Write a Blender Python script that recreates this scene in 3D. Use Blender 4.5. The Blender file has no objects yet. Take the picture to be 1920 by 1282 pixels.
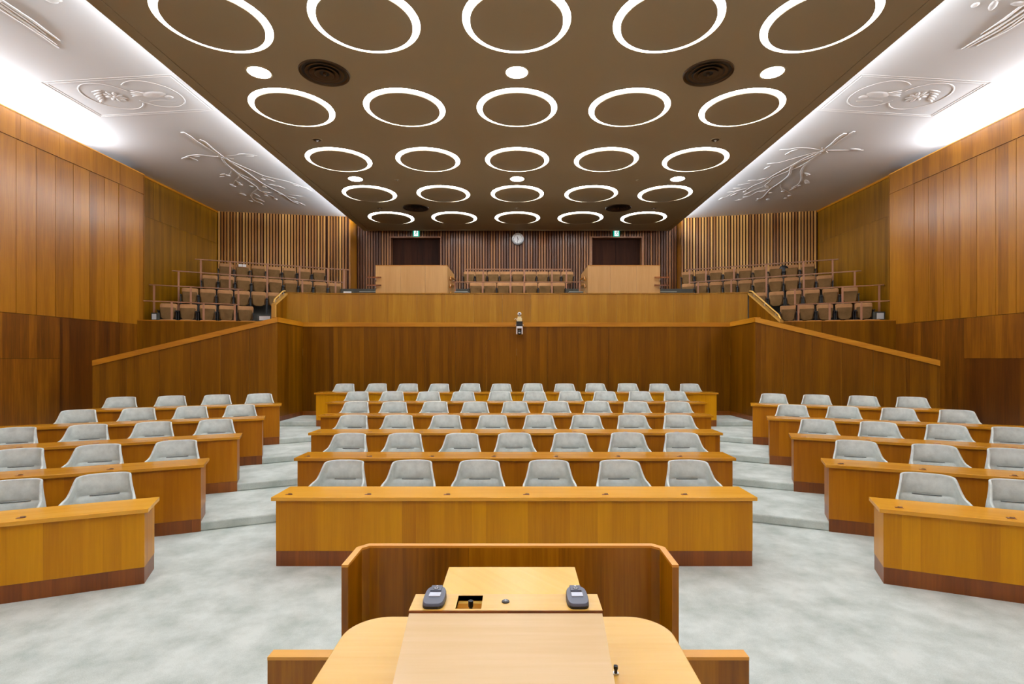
import bpy, bmesh, math, random
from mathutils import Vector, Matrix
random.seed(7)
C = bpy.context.scene.collection
SC = bpy.context.scene

# ------------------------------------------------------------------ camera, world, exposure
FPX, VX, VY, EX, EZ = 975.0, 971.0, 672.0, 0.04, 2.3
cam_d = bpy.data.cameras.new('camera'); cam = bpy.data.objects.new('camera', cam_d); C.objects.link(cam)
cam.location = (EX, 0, EZ); cam.rotation_euler = (math.pi/2, 0, 0)
cam_d.sensor_width = 36.0; cam_d.lens = 36.0*FPX/1920
cam_d.shift_x = (960-VX)/1920.0; cam_d.shift_y = (VY-641)/1920.0
cam_d.clip_start = 0.05; cam_d.clip_end = 200
SC.camera = cam
w = bpy.data.worlds.new('world'); SC.world = w; w.use_nodes = True
w.node_tree.nodes['Background'].inputs[0].default_value = (0.9, 0.95, 1, 1)
w.node_tree.nodes['Background'].inputs[1].default_value = 0.0
SC.view_settings.view_transform = 'Standard'; SC.view_settings.look = 'None'
SC.view_settings.gamma = 1.0; SC.view_settings.use_curve_mapping = False
SC.view_settings.exposure = 0.0
RING_W = 40.0       # emission of the ring lights
SPOT_W = 60.0      # emission of the round downlights
COVE_W = 60.0       # wall cove tubes
COVE_P = 480.0     # reflector strips in the wall coves, watt each
EDGE_P = 90.0
EDGE_W = 6.0        # tubes on the edge of the hanging ceiling
try:
    SC.cycles.use_denoising = True
    SC.cycles.max_bounces = 8; SC.cycles.diffuse_bounces = 5; SC.cycles.glossy_bounces = 4
    SC.cycles.sample_clamp_indirect = 6.0
    SC.cycles.caustics_reflective = False; SC.cycles.caustics_refractive = False
except Exception: pass

# ------------------------------------------------------------------ materials
def L(c):  # sRGB 0-255 -> linear
    return tuple(((x/255)/12.92 if x/255 <= .04045 else ((x/255+.055)/1.055)**2.4) for x in c)+(1,)
def newmat(n):
    m = bpy.data.materials.new(n); m.use_nodes = True
    return m, m.node_tree, m.node_tree.nodes['Principled BSDF']
def plain(n, col, rough=.6, metal=0.0, spec=.5):
    m, t, b = newmat(n)
    b.inputs['Base Color'].default_value = col if len(col) == 4 else tuple(col)+(1,)
    b.inputs['Roughness'].default_value = rough; b.inputs['Metallic'].default_value = metal
    b.inputs['Specular IOR Level'].default_value = spec
    return m
def emit(n, col, s):
    m, t, b = newmat(n)
    b.inputs['Base Color'].default_value = (0, 0, 0, 1)
    b.inputs['Emission Color'].default_value = tuple(col)+(1,); b.inputs['Emission Strength'].default_value = s
    return m
def nd(t, ty, **kw):
    n = t.nodes.new(ty)
    for k, v in kw.items(): setattr(n, k, v)
    return n
def lk(t, a, b): t.links.new(a, b)
def mth(t, op, a, b=None):
    n = nd(t, 'ShaderNodeMath', operation=op)
    for i, v in enumerate((a, b)):
        if v is None: continue
        if isinstance(v, (int, float)): n.inputs[i].default_value = v
        else: lk(t, v, n.inputs[i])
    return n.outputs[0]
def wood(n, dark, mid, light, strip=.18, axis='Z', rough=.34, contrast=1.0, stripamt=.45, objamt=.25, spec=.45, ring=0.0):
    """veneer: grain runs along `axis`; side-by-side flitches of width `strip`"""
    m, t, b = newmat(n)
    tc = nd(t, 'ShaderNodeTexCoord'); sp = nd(t, 'ShaderNodeSeparateXYZ'); lk(t, tc.outputs['Object'], sp.inputs[0])
    x, y, z = sp.outputs
    oi = nd(t, 'ShaderNodeObjectInfo')
    if axis == 'Z': u = mth(t, 'ADD', x, mth(t, 'MULTIPLY', y, .83)); g = z
    else: u = mth(t, 'ADD', y, mth(t, 'MULTIPLY', z, .7)); g = x
    cid = mth(t, 'FLOOR', mth(t, 'DIVIDE', u, strip))
    wn = nd(t, 'ShaderNodeTexWhiteNoise', noise_dimensions='2D')
    cv = nd(t, 'ShaderNodeCombineXYZ'); lk(t, cid, cv.inputs[0]); lk(t, mth(t, 'MULTIPLY', oi.outputs['Random'], 37.0), cv.inputs[1]); lk(t, cv.outputs[0], wn.inputs['Vector'])
    # fine grain
    gv = nd(t, 'ShaderNodeCombineXYZ')
    lk(t, mth(t, 'MULTIPLY', u, 42.0), gv.inputs[0]); lk(t, mth(t, 'MULTIPLY', g, 1.6), gv.inputs[1]); lk(t, mth(t, 'ADD', mth(t, 'MULTIPLY', cid, 3.7), mth(t, 'MULTIPLY', oi.outputs['Random'], 50.0)), gv.inputs[2])
    n1 = nd(t, 'ShaderNodeTexNoise'); n1.inputs['Scale'].default_value = 1.0; n1.inputs['Detail'].default_value = 5; n1.inputs['Roughness'].default_value = .6; lk(t, gv.outputs[0], n1.inputs['Vector'])
    gv2 = nd(t, 'ShaderNodeCombineXYZ')
    lk(t, mth(t, 'MULTIPLY', u, 5.5), gv2.inputs[0]); lk(t, mth(t, 'MULTIPLY', g, .45), gv2.inputs[1]); lk(t, mth(t, 'MULTIPLY', cid, 1.9), gv2.inputs[2])
    n2 = nd(t, 'ShaderNodeTexNoise'); n2.inputs['Scale'].default_value = 1.0; n2.inputs['Detail'].default_value = 3; lk(t, gv2.outputs[0], n2.inputs['Vector'])
    f = mth(t, 'ADD', mth(t, 'MULTIPLY', mth(t, 'SUBTRACT', n1.outputs[0], .5), 1.0*contrast), mth(t, 'MULTIPLY', mth(t, 'SUBTRACT', n2.outputs[0], .5), 1.1*contrast))
    f = mth(t, 'ADD', f, mth(t, 'MULTIPLY', mth(t, 'SUBTRACT', wn.outputs['Value'], .5), stripamt))
    f = mth(t, 'ADD', f, mth(t, 'MULTIPLY', mth(t, 'SUBTRACT', oi.outputs['Random'], .5), objamt))
    f = mth(t, 'ADD', f, .5)
    r = nd(t, 'ShaderNodeValToRGB'); lk(t, f, r.inputs[0])
    e = r.color_ramp.elements; e[0].color = L(dark); e[0].position = .1; e[1].color = L(light); e[1].position = .9
    q = e.new(.5); q.color = L(mid)
    lk(t, r.outputs[0], b.inputs['Base Color'])
    b.inputs['Roughness'].default_value = rough; b.inputs['Specular IOR Level'].default_value = spec
    bp = nd(t, 'ShaderNodeBump'); bp.inputs['Strength'].default_value = .06; bp.inputs['Distance'].default_value = .01
    lk(t, n1.outputs[0], bp.inputs['Height']); lk(t, bp.outputs[0], b.inputs['Normal'])
    return m
M = {}
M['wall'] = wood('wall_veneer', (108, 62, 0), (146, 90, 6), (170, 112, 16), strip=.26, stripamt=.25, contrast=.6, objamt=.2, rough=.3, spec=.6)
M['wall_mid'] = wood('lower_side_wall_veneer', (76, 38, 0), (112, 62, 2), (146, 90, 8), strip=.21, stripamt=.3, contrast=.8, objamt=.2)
M['wall_olive'] = wood('gallery_side_veneer', (98, 62, 0), (124, 82, 0), (150, 104, 6), strip=.13, stripamt=.3, contrast=.7, rough=.3, spec=.6)
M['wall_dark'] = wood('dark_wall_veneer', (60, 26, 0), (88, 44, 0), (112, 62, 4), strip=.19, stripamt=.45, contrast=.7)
M['low'] = wood('lower_wall_veneer', (80, 43, 0), (106, 62, 0), (130, 82, 2), strip=.13, stripamt=.3, spec=.22, contrast=.6, objamt=.15)
M['parapet'] = wood('parapet_veneer', (128, 80, 2), (150, 100, 10), (172, 122, 28), spec=.35, strip=.23, stripamt=.25, contrast=.6, objamt=.15)
M['cap'] = wood('cap_rail_wood', (150, 90, 4), (170, 108, 10), (190, 130, 30), axis='X', strip=2, stripamt=.1)
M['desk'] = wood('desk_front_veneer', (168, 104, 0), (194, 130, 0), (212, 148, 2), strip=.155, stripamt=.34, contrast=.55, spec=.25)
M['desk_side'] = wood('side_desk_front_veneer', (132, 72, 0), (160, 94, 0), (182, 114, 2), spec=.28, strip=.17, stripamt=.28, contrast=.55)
M['top'] = wood('desk_top_veneer', (200, 134, 20), (220, 156, 40), (232, 174, 66), axis='X', strip=3, stripamt=.15, rough=.26, contrast=.7)
M['plinth'] = wood('plinth_wood', (88, 40, 0), (118, 58, 2), (140, 76, 8), strip=.22, stripamt=.3, contrast=.7)
M['slat'] = wood('slat_wood', (116, 70, 26), (164, 112, 54), (206, 156, 86), strip=1.0, stripamt=0, objamt=.75, contrast=.5, rough=.3)
M['slat_dim'] = wood('dimmed_slat_wood', (70, 36, 12), (106, 62, 26), (146, 96, 50), strip=1.0, stripamt=0, objamt=.8, contrast=.5, rough=.3)  # slat wood darkened in colour for the weak light on the middle wall
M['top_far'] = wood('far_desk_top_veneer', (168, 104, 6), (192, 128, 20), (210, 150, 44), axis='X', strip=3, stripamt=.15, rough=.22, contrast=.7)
M['lect'] = wood('lectern_oak', (200, 150, 58), (218, 170, 80), (228, 184, 98), axis='X', strip=2, stripamt=.1, rough=.27, contrast=.6)
M['lect_board'] = wood('lectern_board_oak', (222, 184, 130), (232, 198, 148), (240, 208, 164), axis='X', strip=2, stripamt=.1, rough=.22, contrast=.6, spec=.7)
M['lect_front'] = wood('lectern_front_oak', (212, 158, 48), (228, 178, 68), (236, 190, 88), strip=2, stripamt=.1, rough=.27, contrast=.6)
M['screen'] = wood('enclosure_wood', (112, 64, 0), (152, 94, 0), (180, 120, 8), strip=.24, stripamt=.35)
M['edge'] = wood('edge_wood', (204, 134, 36), (222, 156, 54), (232, 174, 76), axis='X', strip=2, stripamt=.1, rough=.35, contrast=.5)
M['booth'] = wood('booth_veneer', (168, 122, 66), (184, 138, 80), (196, 152, 94), strip=.35, stripamt=.25, contrast=.6)
M['door'] = wood('door_veneer', (34, 14, 4), (48, 22, 8), (60, 30, 12), strip=.3, stripamt=.3, rough=.7, spec=.15)
M['railwood'] = wood('rail_wood', (118, 74, 42), (138, 90, 54), (156, 104, 66), axis='X', strip=2, stripamt=.1, rough=.4)
M['postwood'] = plain('post_brown_paint', L((156, 104, 72)), .5)
M['brass'] = plain('pale_brass', L((214, 168, 84)), .35, .5)
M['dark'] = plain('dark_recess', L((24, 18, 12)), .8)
M['black'] = plain('black_plastic', L((20, 20, 22)), .45)
M['steel'] = plain('steel', L((190, 190, 190)), .3, .9)
M['white'] = plain('white_plaster', L((224, 227, 232)), .85, spec=.2)
M['rwhite'] = plain('relief_plaster', L((232, 232, 234)), .8, spec=.2)
M['panel'] = plain('brown_ceiling_paint', L((160, 146, 120)), .75, spec=.3)
M['groove'] = plain('groove_shadow_paint', L((96, 80, 58)), .9)
M['refl'] = plain('reflector_white', L((226, 228, 240)), .6)
M['bronze'] = plain('bronze_vent', L((66, 46, 22)), .4, .4)
M['paper'] = plain('paper_white', L((235, 235, 235)), .8)
M['greystep'] = plain('grey_step', L((64, 62, 54)), .8)
M['paleedge'] = plain('pale_edge', L((150, 154, 146)), .6)
M['beige'] = plain('camera_beige', L((226, 208, 160)), .5)
M['camwhite'] = plain('camera_white', L((222, 222, 226)), .4)
M['micgrey'] = plain('microphone_unit_grey', L((84, 86, 98)), .45)
M['miclabel'] = plain('silver_label', L((205, 208, 222)), .4)
M['ring'] = emit('ring_lamp_glow', (.92, .96, 1.0), RING_W)
M['spot'] = emit('downlight_glow', (1.0, .97, .92), SPOT_W)
M['cove'] = emit('cove_tube_glow', (.9, .94, 1.0), COVE_W)
M['edge_tube'] = emit('edge_tube_glow', (.92, .94, 1.0), EDGE_W)
M['exit_w'] = emit('exit_sign_white', (.8, 1.0, .92), 1.6)
M['exit_g'] = emit('exit_sign_green', (.0, .42, .28), .9)
M['figure'] = plain('exit_figure_green', L((0, 90, 70)), .6)
def fabric(n, c1, c2, sc=300, big=5.0, bump=.25):
    m, t, b = newmat(n)
    tc = nd(t, 'ShaderNodeTexCoord'); oi = nd(t, 'ShaderNodeObjectInfo')
    va = nd(t, 'ShaderNodeVectorMath', operation='ADD'); lk(t, tc.outputs['Object'], va.inputs[0]); lk(t, oi.outputs['Location'], va.inputs[1])
    a = nd(t, 'ShaderNodeTexNoise'); a.inputs['Scale'].default_value = big; a.inputs['Detail'].default_value = 6; a.inputs['Roughness'].default_value = .62; lk(t, va.outputs[0], a.inputs['Vector'])
    f = nd(t, 'ShaderNodeTexNoise'); f.inputs['Scale'].default_value = sc; f.inputs['Detail'].default_value = 2; lk(t, tc.outputs['Object'], f.inputs['Vector'])
    v = mth(t, 'ADD', mth(t, 'MULTIPLY', mth(t, 'SUBTRACT', a.outputs[0], .5), 1.8), mth(t, 'MULTIPLY', f.outputs[0], .5))
    v = mth(t, 'ADD', v, .25)
    r = nd(t, 'ShaderNodeValToRGB'); lk(t, v, r.inputs[0]); e = r.color_ramp.elements
    e[0].color = L(c1); e[0].position = .15; e[1].color = L(c2); e[1].position = .75
    lk(t, r.outputs[0], b.inputs['Base Color']); b.inputs['Roughness'].default_value = .95; b.inputs['Specular IOR Level'].default_value = .15
    bp = nd(t, 'ShaderNodeBump'); bp.inputs['Strength'].default_value = bump; bp.inputs['Distance'].default_value = .004
    lk(t, f.outputs[0], bp.inputs['Height']); lk(t, bp.outputs[0], b.inputs['Normal'])
    return m
M['carpet'] = fabric('grey_green_carpet', (168, 176, 168), (205, 211, 205), sc=110, big=2.4, bump=.5)
M['seatfab'] = fabric('pale_grey_velvet', (190, 197, 193), (213, 220, 216), sc=260, big=9)
M['seam'] = plain('seam_grey', L((104, 108, 106)), .9)
M['tan'] = fabric('tan_gallery_fabric', (150, 108, 70), (172, 126, 84), sc=200, big=4)
M['pan'] = fabric('olive_brown_seat_fabric', (104, 78, 44), (122, 92, 56), sc=200, big=4)

# ------------------------------------------------------------------ mesh helpers
class MB:
    def __init__(s): s.v = []; s.f = []
    def add(s, vs, fs):
        o = len(s.v); s.v += [tuple(p) for p in vs]; s.f += [tuple(i+o for i in f) for f in fs]; return s
    def box(s, x0, x1, y0, y1, z0, z1):
        return s.add([(x0,y0,z0),(x1,y0,z0),(x1,y1,z0),(x0,y1,z0),(x0,y0,z1),(x1,y0,z1),(x1,y1,z1),(x0,y1,z1)],
                     [(0,3,2,1),(4,5,6,7),(0,1,5,4),(1,2,6,5),(2,3,7,6),(3,0,4,7)])
    def wedge(s, x0, x1, y0, y1, za0, za1, zb0, zb1):   # ends: z range at x0 (za0..za1) and at x1 (zb0..zb1)
        return s.add([(x0,y0,za0),(x1,y0,zb0),(x1,y1,zb0),(x0,y1,za0),(x0,y0,za1),(x1,y0,zb1),(x1,y1,zb1),(x0,y1,za1)],
                     [(0,3,2,1),(4,5,6,7),(0,1,5,4),(1,2,6,5),(2,3,7,6),(3,0,4,7)])
    def prism(s, poly, z0, z1):
        n = len(poly)
        a = sum(poly[i][0]*poly[(i+1)%n][1]-poly[(i+1)%n][0]*poly[i][1] for i in range(n))
        if a < 0: poly = poly[::-1]
        vs = [(x,y,z0) for x,y in poly]+[(x,y,z1) for x,y in poly]
        return s.add(vs, [tuple(range(n))[::-1], tuple(range(n, 2*n))]+[(i,(i+1)%n,(i+1)%n+n,i+n) for i in range(n)])
    def lathe(s, prof, n=24, c=(0,0,0), closed=False):
        o = len(s.v); m = len(prof)
        for i in range(n):
            a = 2*math.pi*i/n
            for r, z in prof: s.v.append((c[0]+r*math.cos(a), c[1]+r*math.sin(a), c[2]+z))
        k = m if closed else m-1
        for i in range(n):
            for j in range(k):
                s.f.append((o+i*m+j, o+((i+1)%n)*m+j, o+((i+1)%n)*m+(j+1)%m, o+i*m+(j+1)%m))
        return s
    def tube(s, pts, r, n=8, flat=1.0, cap=True):
        pts = [Vector(p) for p in pts]; o = len(s.v); m = len(pts)
        rs = r if isinstance(r, (list, tuple)) else [r]*m
        for i, p in enumerate(pts):
            d = (pts[min(i+1,m-1)]-pts[max(i-1,0)]).normalized()
            up = Vector((0,0,1)) if abs(d.z) < .95 else Vector((0,1,0))
            a = d.cross(up).normalized(); b = a.cross(d).normalized()
            for k in range(n):
                t = 2*math.pi*k/n
                s.v.append(tuple(p+a*math.cos(t)*rs[i]+b*math.sin(t)*rs[i]*flat))
        for i in range(m-1):
            for k in range(n):
                s.f.append((o+i*n+k, o+i*n+(k+1)%n, o+(i+1)*n+(k+1)%n, o+(i+1)*n+k))
        if cap:
            s.f.append(tuple(o+k for k in range(n))[::-1]); s.f.append(tuple(o+(m-1)*n+k for k in range(n)))
        return s
    def ell(s, c, rx, ry, rz, rot=0, n=10, m=6):
        o = len(s.v); cr, sr = math.cos(rot), math.sin(rot)
        for j in range(m+1):
            ph = math.pi*j/m
            for i in range(n):
                a = 2*math.pi*i/n
                x, y, z = rx*math.sin(ph)*math.cos(a), ry*math.sin(ph)*math.sin(a), rz*math.cos(ph)
                s.v.append((c[0]+x*cr-y*sr, c[1]+x*sr+y*cr, c[2]+z))
        for j in range(m):
            for i in range(n): s.f.append((o+j*n+i, o+(j+1)*n+i, o+(j+1)*n+(i+1)%n, o+j*n+(i+1)%n))
        return s
def mesh(name, mb, mat, smooth=False, bev=0.0):
    me = bpy.data.meshes.new(name); me.from_pydata(mb.v, [], mb.f); me.validate()
    bm = bmesh.new(); bm.from_mesh(me)
    bmesh.ops.remove_doubles(bm, verts=bm.verts, dist=1e-5)
    if bev:
        ed = [e for e in bm.edges if len(e.link_faces) == 2 and e.calc_face_angle(0) > .6]
        bmesh.ops.bevel(bm, geom=ed, offset=bev, segments=2, affect='EDGES', profile=.5)
    bmesh.ops.recalc_face_normals(bm, faces=bm.faces)
    if smooth:
        for f in bm.faces: f.smooth = True
        for e in bm.edges:
            if len(e.link_faces) == 2 and e.calc_face_angle(0) > .7: e.smooth = False
    bm.to_mesh(me); bm.free(); me.materials.append(mat)
    return me
def link(name, me, parent=None, loc=(0,0,0), rz=0.0):
    o = bpy.data.objects.new(name, me); C.objects.link(o); o.location = loc; o.rotation_euler = (0,0,rz)
    if parent is not None: o.parent = parent
    return o
def obj(name, mb, mat, parent=None, loc=(0,0,0), rz=0.0, smooth=False, bev=0.0):
    return link(name, mesh(name, mb, mat, smooth, bev), parent, loc, rz)
def tag(o, label=None, cat=None, group=None, kind=None):
    if label: o['label'] = label
    if cat: o['category'] = cat
    if group: o['group'] = group
    if kind: o['kind'] = kind
    return o
def thing(name, label, cat, loc=(0,0,0), rz=0.0, group=None):
    o = bpy.data.objects.new(name, None); C.objects.link(o); o.empty_display_size = .1
    o.location = loc; o.rotation_euler = (0,0,rz); return tag(o, label, cat, group)
def struct(name, mb, mat, label=None, loc=(0,0,0), rz=0.0, **k):
    return tag(obj(name, mb, mat, None, loc, rz, **k), label, None, None, 'structure')
def shell(name, loc=(0,0,0), rz=0.0, label=None):
    o = bpy.data.objects.new(name, None); C.objects.link(o); o.location = loc; o.rotation_euler = (0,0,rz)
    return tag(o, label, None, None, 'structure')
def dup(src, name, parent, loc=None, rz=None):
    o = src.copy(); C.objects.link(o); o.name = name
    if parent is not None: o.parent = parent
    if loc is not None: o.location = loc
    if rz is not None: o.rotation_euler = (0,0,rz)
    return o
def dup_tree(root, loc, rz, label):
    r = root.copy(); C.objects.link(r); r.location = loc; r.rotation_euler = (0,0,rz); r['label'] = label
    for ch in list(root.children):
        c = ch.copy(); C.objects.link(c); c.parent = r
        for g in ch.children:
            d = g.copy(); C.objects.link(d); d.parent = c
    return r
def ang(p0, p1): return math.atan2(p1[1]-p0[1], p1[0]-p0[0])
def dist(p0, p1): return math.hypot(p1[0]-p0[0], p1[1]-p0[1])
def at_z(px, py, z):      # a surveyed point of the place on the horizontal plane at height z
    Y = (EZ-z)*FPX/(py-VY); return (EX+(px-VX)/FPX*Y, Y)
def at_y(px, Y): return EX+(px-VX)/FPX*Y
ORD = ['first','second','third','fourth','fifth','sixth','seventh','eighth','ninth','tenth','eleventh','twelfth']

# ------------------------------------------------------------------ floor terraces
R = .125; DZ = .772
A = math.radians(23.5); ca, sa = math.cos(A), math.sin(A)
YK = [5.76+1.603*k for k in range(6)]
HALF = [2.68, 3.12, 3.565, 4.01, 4.455, 5.345]
CORN = [(-3.776,5.314), (-4.175,6.915), (-4.554,8.513), (-4.919,10.085), (-5.315,11.68)]
floor = struct('floor', MB().box(-12.2, 12.2, -6, 16.2, -.2, 0), M['carpet'], 'grey green carpeted floor with mottled pile')
def riser_line(k):
    cx, cy = CORN[k]; cx += .03; cy += .03
    t = (cx+11.6)/ca
    L_ = [(-11.6, cy-sa*t), (cx, cy), (-HALF[k]+.05, YK[k]+.06)]
    return L_+[(-x, y) for x, y in L_[::-1]]
for k in range(1, 6):
    if k < 5: poly = riser_line(k)+[(11.6, 16.0), (-11.6, 16.0)]
    else: poly = [(-6.34, YK[5]+.06), (6.34, YK[5]+.06), (6.34, 15.42), (-6.34, 15.42)]
    s = obj('step', MB().prism(poly, (k-1)*R, k*R), M['carpet'], floor, bev=.02)

# ------------------------------------------------------------------ walls
def run(parent, x0, x1, z0, z1, seams, mat, th=.04, y0=0.0, gap=.006, name='panel', slope=None):
    """panels side by side along local X, seams = inner joint positions"""
    xs = [x0]+[s for s in seams if x0 < s < x1]+[x1]
    for a, b in zip(xs[:-1], xs[1:]):
        if slope:
            zt = lambda x: slope[0]+(slope[1]-slope[0])*(x-x0)/(x1-x0)
            mb = MB().wedge(a+gap, b-gap, y0, y0+th, z0, zt(a), z0, zt(b))
        else: mb = MB().box(a+gap, b-gap, y0, y0+th, z0, z1)
        obj(name, mb, mat, parent)
def strip_light(name, loc, d, ln, wd, power, parent):
    ld = bpy.data.lights.new(name, 'AREA'); ld.shape = 'RECTANGLE'; ld.size = ln; ld.size_y = wd; ld.energy = power; ld.color = (.95, .97, 1.0)
    o = bpy.data.objects.new(name, ld); C.objects.link(o)
    z = -Vector(d).normalized(); x = Vector((0, 1, 0)); y = z.cross(x)
    m = Matrix((x, y, z)).transposed().to_4x4(); m.translation = Vector(loc); o.matrix_world = m
    o.parent = parent; return o
def side_wall(sgn):
    nm = 'left' if sgn < 0 else 'right'
    p0, p1 = ((-11.5, -6.0), (-11.5, 16.05)) if sgn < 0 else ((11.5, 16.05), (11.5, -6.0))
    wlab = 'tall veneered wood side wall with narrow upright panels, on the '+nm
    wo = shell('wall_'+nm, (p0[0], p0[1], 0), ang(p0, p1), wlab)
    Lw = 22.05
    f = (lambda Y: Y+6.0) if sgn < 0 else (lambda Y: 16.05-Y)
    def rng(a, b): return (f(a), f(b)) if sgn < 0 else (f(b), f(a))
    obj('backing', MB().box(0, Lw, .045, .12, 0, 7.9), M['dark'], wo)
    ys = [10.0]+[15.05-.513*i for i in range(9, -1, -1)]
    sm = [f(y) for y in ys]
    sm.sort()
    a, b = rng(-6, 15.05); run(wo, a, b, 3.345, 7.355, sm, M['wall'], y0=.012, gap=.005)
    a, b = rng(15.05, 16.05); run(wo, a, b, 3.345, 7.355, [], M['wall'], gap=.001)
    tb = sorted(f(y) for y in [10.0, 11.05, 12.07, 13.1, 14.13, 15.1]); run(wo, 0, Lw, 7.365, 7.96, tb, M['wall'], gap=.002)
    cutY = 13.1 if sgn < 0 else 13.35
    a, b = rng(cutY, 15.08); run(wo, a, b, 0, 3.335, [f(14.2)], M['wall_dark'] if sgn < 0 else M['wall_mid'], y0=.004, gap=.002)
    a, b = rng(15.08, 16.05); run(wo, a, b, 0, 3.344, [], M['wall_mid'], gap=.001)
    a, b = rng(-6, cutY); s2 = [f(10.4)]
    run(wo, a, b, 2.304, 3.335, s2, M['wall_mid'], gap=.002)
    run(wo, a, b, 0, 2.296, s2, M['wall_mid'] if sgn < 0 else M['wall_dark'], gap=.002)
    # top capping, trough shelf and its closing board
    obj('trim', MB().box(0, Lw, -.01, .06, 7.96, 7.985), M['edge'], wo)
    obj('trough', MB().box(0, Lw, .06, .52, 7.70, 7.74).box(0, Lw, .5, .56, 7.7, 8.2), M['white'], wo)
    # the return at the end of the thick wall
    e0 = Lw if sgn < 0 else 0
    obj('return_panel', MB().box(e0-.02, e0+.02, .0, .52, 0, 8.0), M['wall'], wo)
    # rear, set-back part
    q0, q1 = ((-12.0, 16.0), (-12.0, 20.85)) if sgn < 0 else ((12.0, 20.85), (12.0, 16.0))
    w2 = shell('wall_gallery_'+nm, (q0[0], q0[1], 0), ang(q0, q1), 'set-back olive toned veneer wall beside the '+nm+' gallery seats')
    obj('backing', MB().box(0, 4.85, .045, .1, 2.4, 8.2), M['dark'], w2)
    h = 6.9
    run(w2, 0, 4.85, 2.4, h-.002, [1.2*i for i in range(1, 4)], M['wall_olive'], gap=.001)
    run(w2, 0, 4.85, h+.002, 8.13, [1.2*i for i in range(1, 4)], M['wall_olive'], gap=.001)
    obj('trim', MB().box(0, 4.85, -.03, .03, 8.13, 8.2), M['cap'], w2)
    # cove tubes
    for i, (ya, yb) in enumerate([(-4.5, -.2), (0, 4.4), (4.6, 9.0), (9.2, 13.9)]):
        t = obj('cove_tube', MB().tube([(sgn*11.85, ya, 7.9), (sgn*11.85, yb, 7.9)], .03, 8), M['cove'])
        strip_light('cove_strip', (sgn*11.8, (ya+yb)/2, 8.02), (-sgn, 0, .22), yb-ya, .14, COVE_P, t)
        tag(t, 'white cove light tube hidden above the %s wall, %s from the front' % (nm, ORD[i]), 'light', 'cove tubes above the side walls')
side_wall(-1); side_wall(1)
wf = shell('wall_front', (11.5, -6, 0), math.pi, 'veneered wall behind the rostrum')
run(wf, 0, 23, 0, 8.2, [1.15*i for i in range(1, 20)], M['wall'], gap=.003)

# lower back wall, its returns and the two sloping wings
def capped(name, p0, p1, z0, zt0, zt1, pitch, mat, label, th=.12, plinth=None, capmat='cap', capw=.16, caph=.13, gap=.0015):
    Lw = dist(p0, p1); o = shell(name, (p0[0], p0[1], 0), ang(p0, p1), label)
    n = max(1, round(Lw/pitch))
    run(o, 0, Lw, z0, None, [Lw*i/n for i in range(1, n)], mat, th=th, slope=(zt0-.02, zt1-.02), gap=gap)
    obj('cap_rail', MB().wedge(0, Lw, -.025, th+.02, zt0-caph, zt0, zt1-caph, zt1), M[capmat], o)
    if plinth: obj('plinth', MB().box(0, Lw, -.012, .01, plinth[0], plinth[1]), M['plinth'], o)
    return o
Z5 = 5*R
capped('wall_lower', (-6.33, 15.4), (6.33, 15.4), Z5, 3.37, 3.37, .92, M['low'], 'long dark veneered wall behind the top row of seats', plinth=(Z5, Z5+.12))
capped('wall_return_left', (-6.36, 13.84), (-6.33, 15.4), Z5-R, 3.40, 3.37, .8, M['low'], 'short veneered return wall left of the top row', plinth=(Z5, Z5+.12))
capped('wall_return_right', (6.33, 15.4), (6.36, 13.84), Z5-R, 3.37, 3.40, .8, M['low'], 'short veneered return wall right of the top row', plinth=(Z5, Z5+.12))
capped('wall_wing_left', (-9.99, 12.26), (-6.36, 13.84), .375, 2.255, 3.40, .66, M['low'], 'veneered stair wall sloping down to the left', plinth=None)
capped('wall_wing_right', (6.36, 13.84), (9.99, 12.26), .375, 3.40, 2.255, .66, M['low'], 'veneered stair wall sloping down to the right', plinth=None)
# gallery fronts beside the side walls
GF = [(-11.5, 15.76), (-7.6, 16.5)]
for nm, p0, p1 in (('left', GF[0], GF[1]), ('right', (7.6, 16.5), (11.5, 15.76))):
    o = shell('wall_balcony_'+nm, (p0[0], p0[1], 0), ang(p0, p1), 'plain veneered front of the %s side gallery' % nm)
    run(o, 0, dist(p0, p1), .5, 3.45, [1.9], M['low'], th=.08, gap=.001)
    obj('cap_rail', MB().box(0, dist(p0, p1), -.01, .09, 3.45, 3.475), M['cap'], o)
# upper parapet in front of the central gallery
PP = [(-7.62, 17.15), (-6.2, 17.35), (6.2, 17.35), (7.62, 17.15)]
for nm, a, b in (('parapet_left', PP[0], PP[1]), ('parapet', PP[1], PP[2]), ('parapet_right', PP[2], PP[3])):
    o = capped('wall_'+nm, a, b, 2.6, 4.485, 4.485, .92, M['parapet'], 'light veneered parapet of the upper gallery'+{'parapet_left': ', left end', 'parapet': ', long middle stretch', 'parapet_right': ', right end'}[nm], th=.1, caph=.03, capmat='parapet')
# dark void floor between lower wall and parapet
struct('floor_landing', MB().box(-7.7, 7.7, 15.5, 17.3, 2.4, 2.6), M['carpet'], 'carpeted landing between the two veneered walls')

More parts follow.
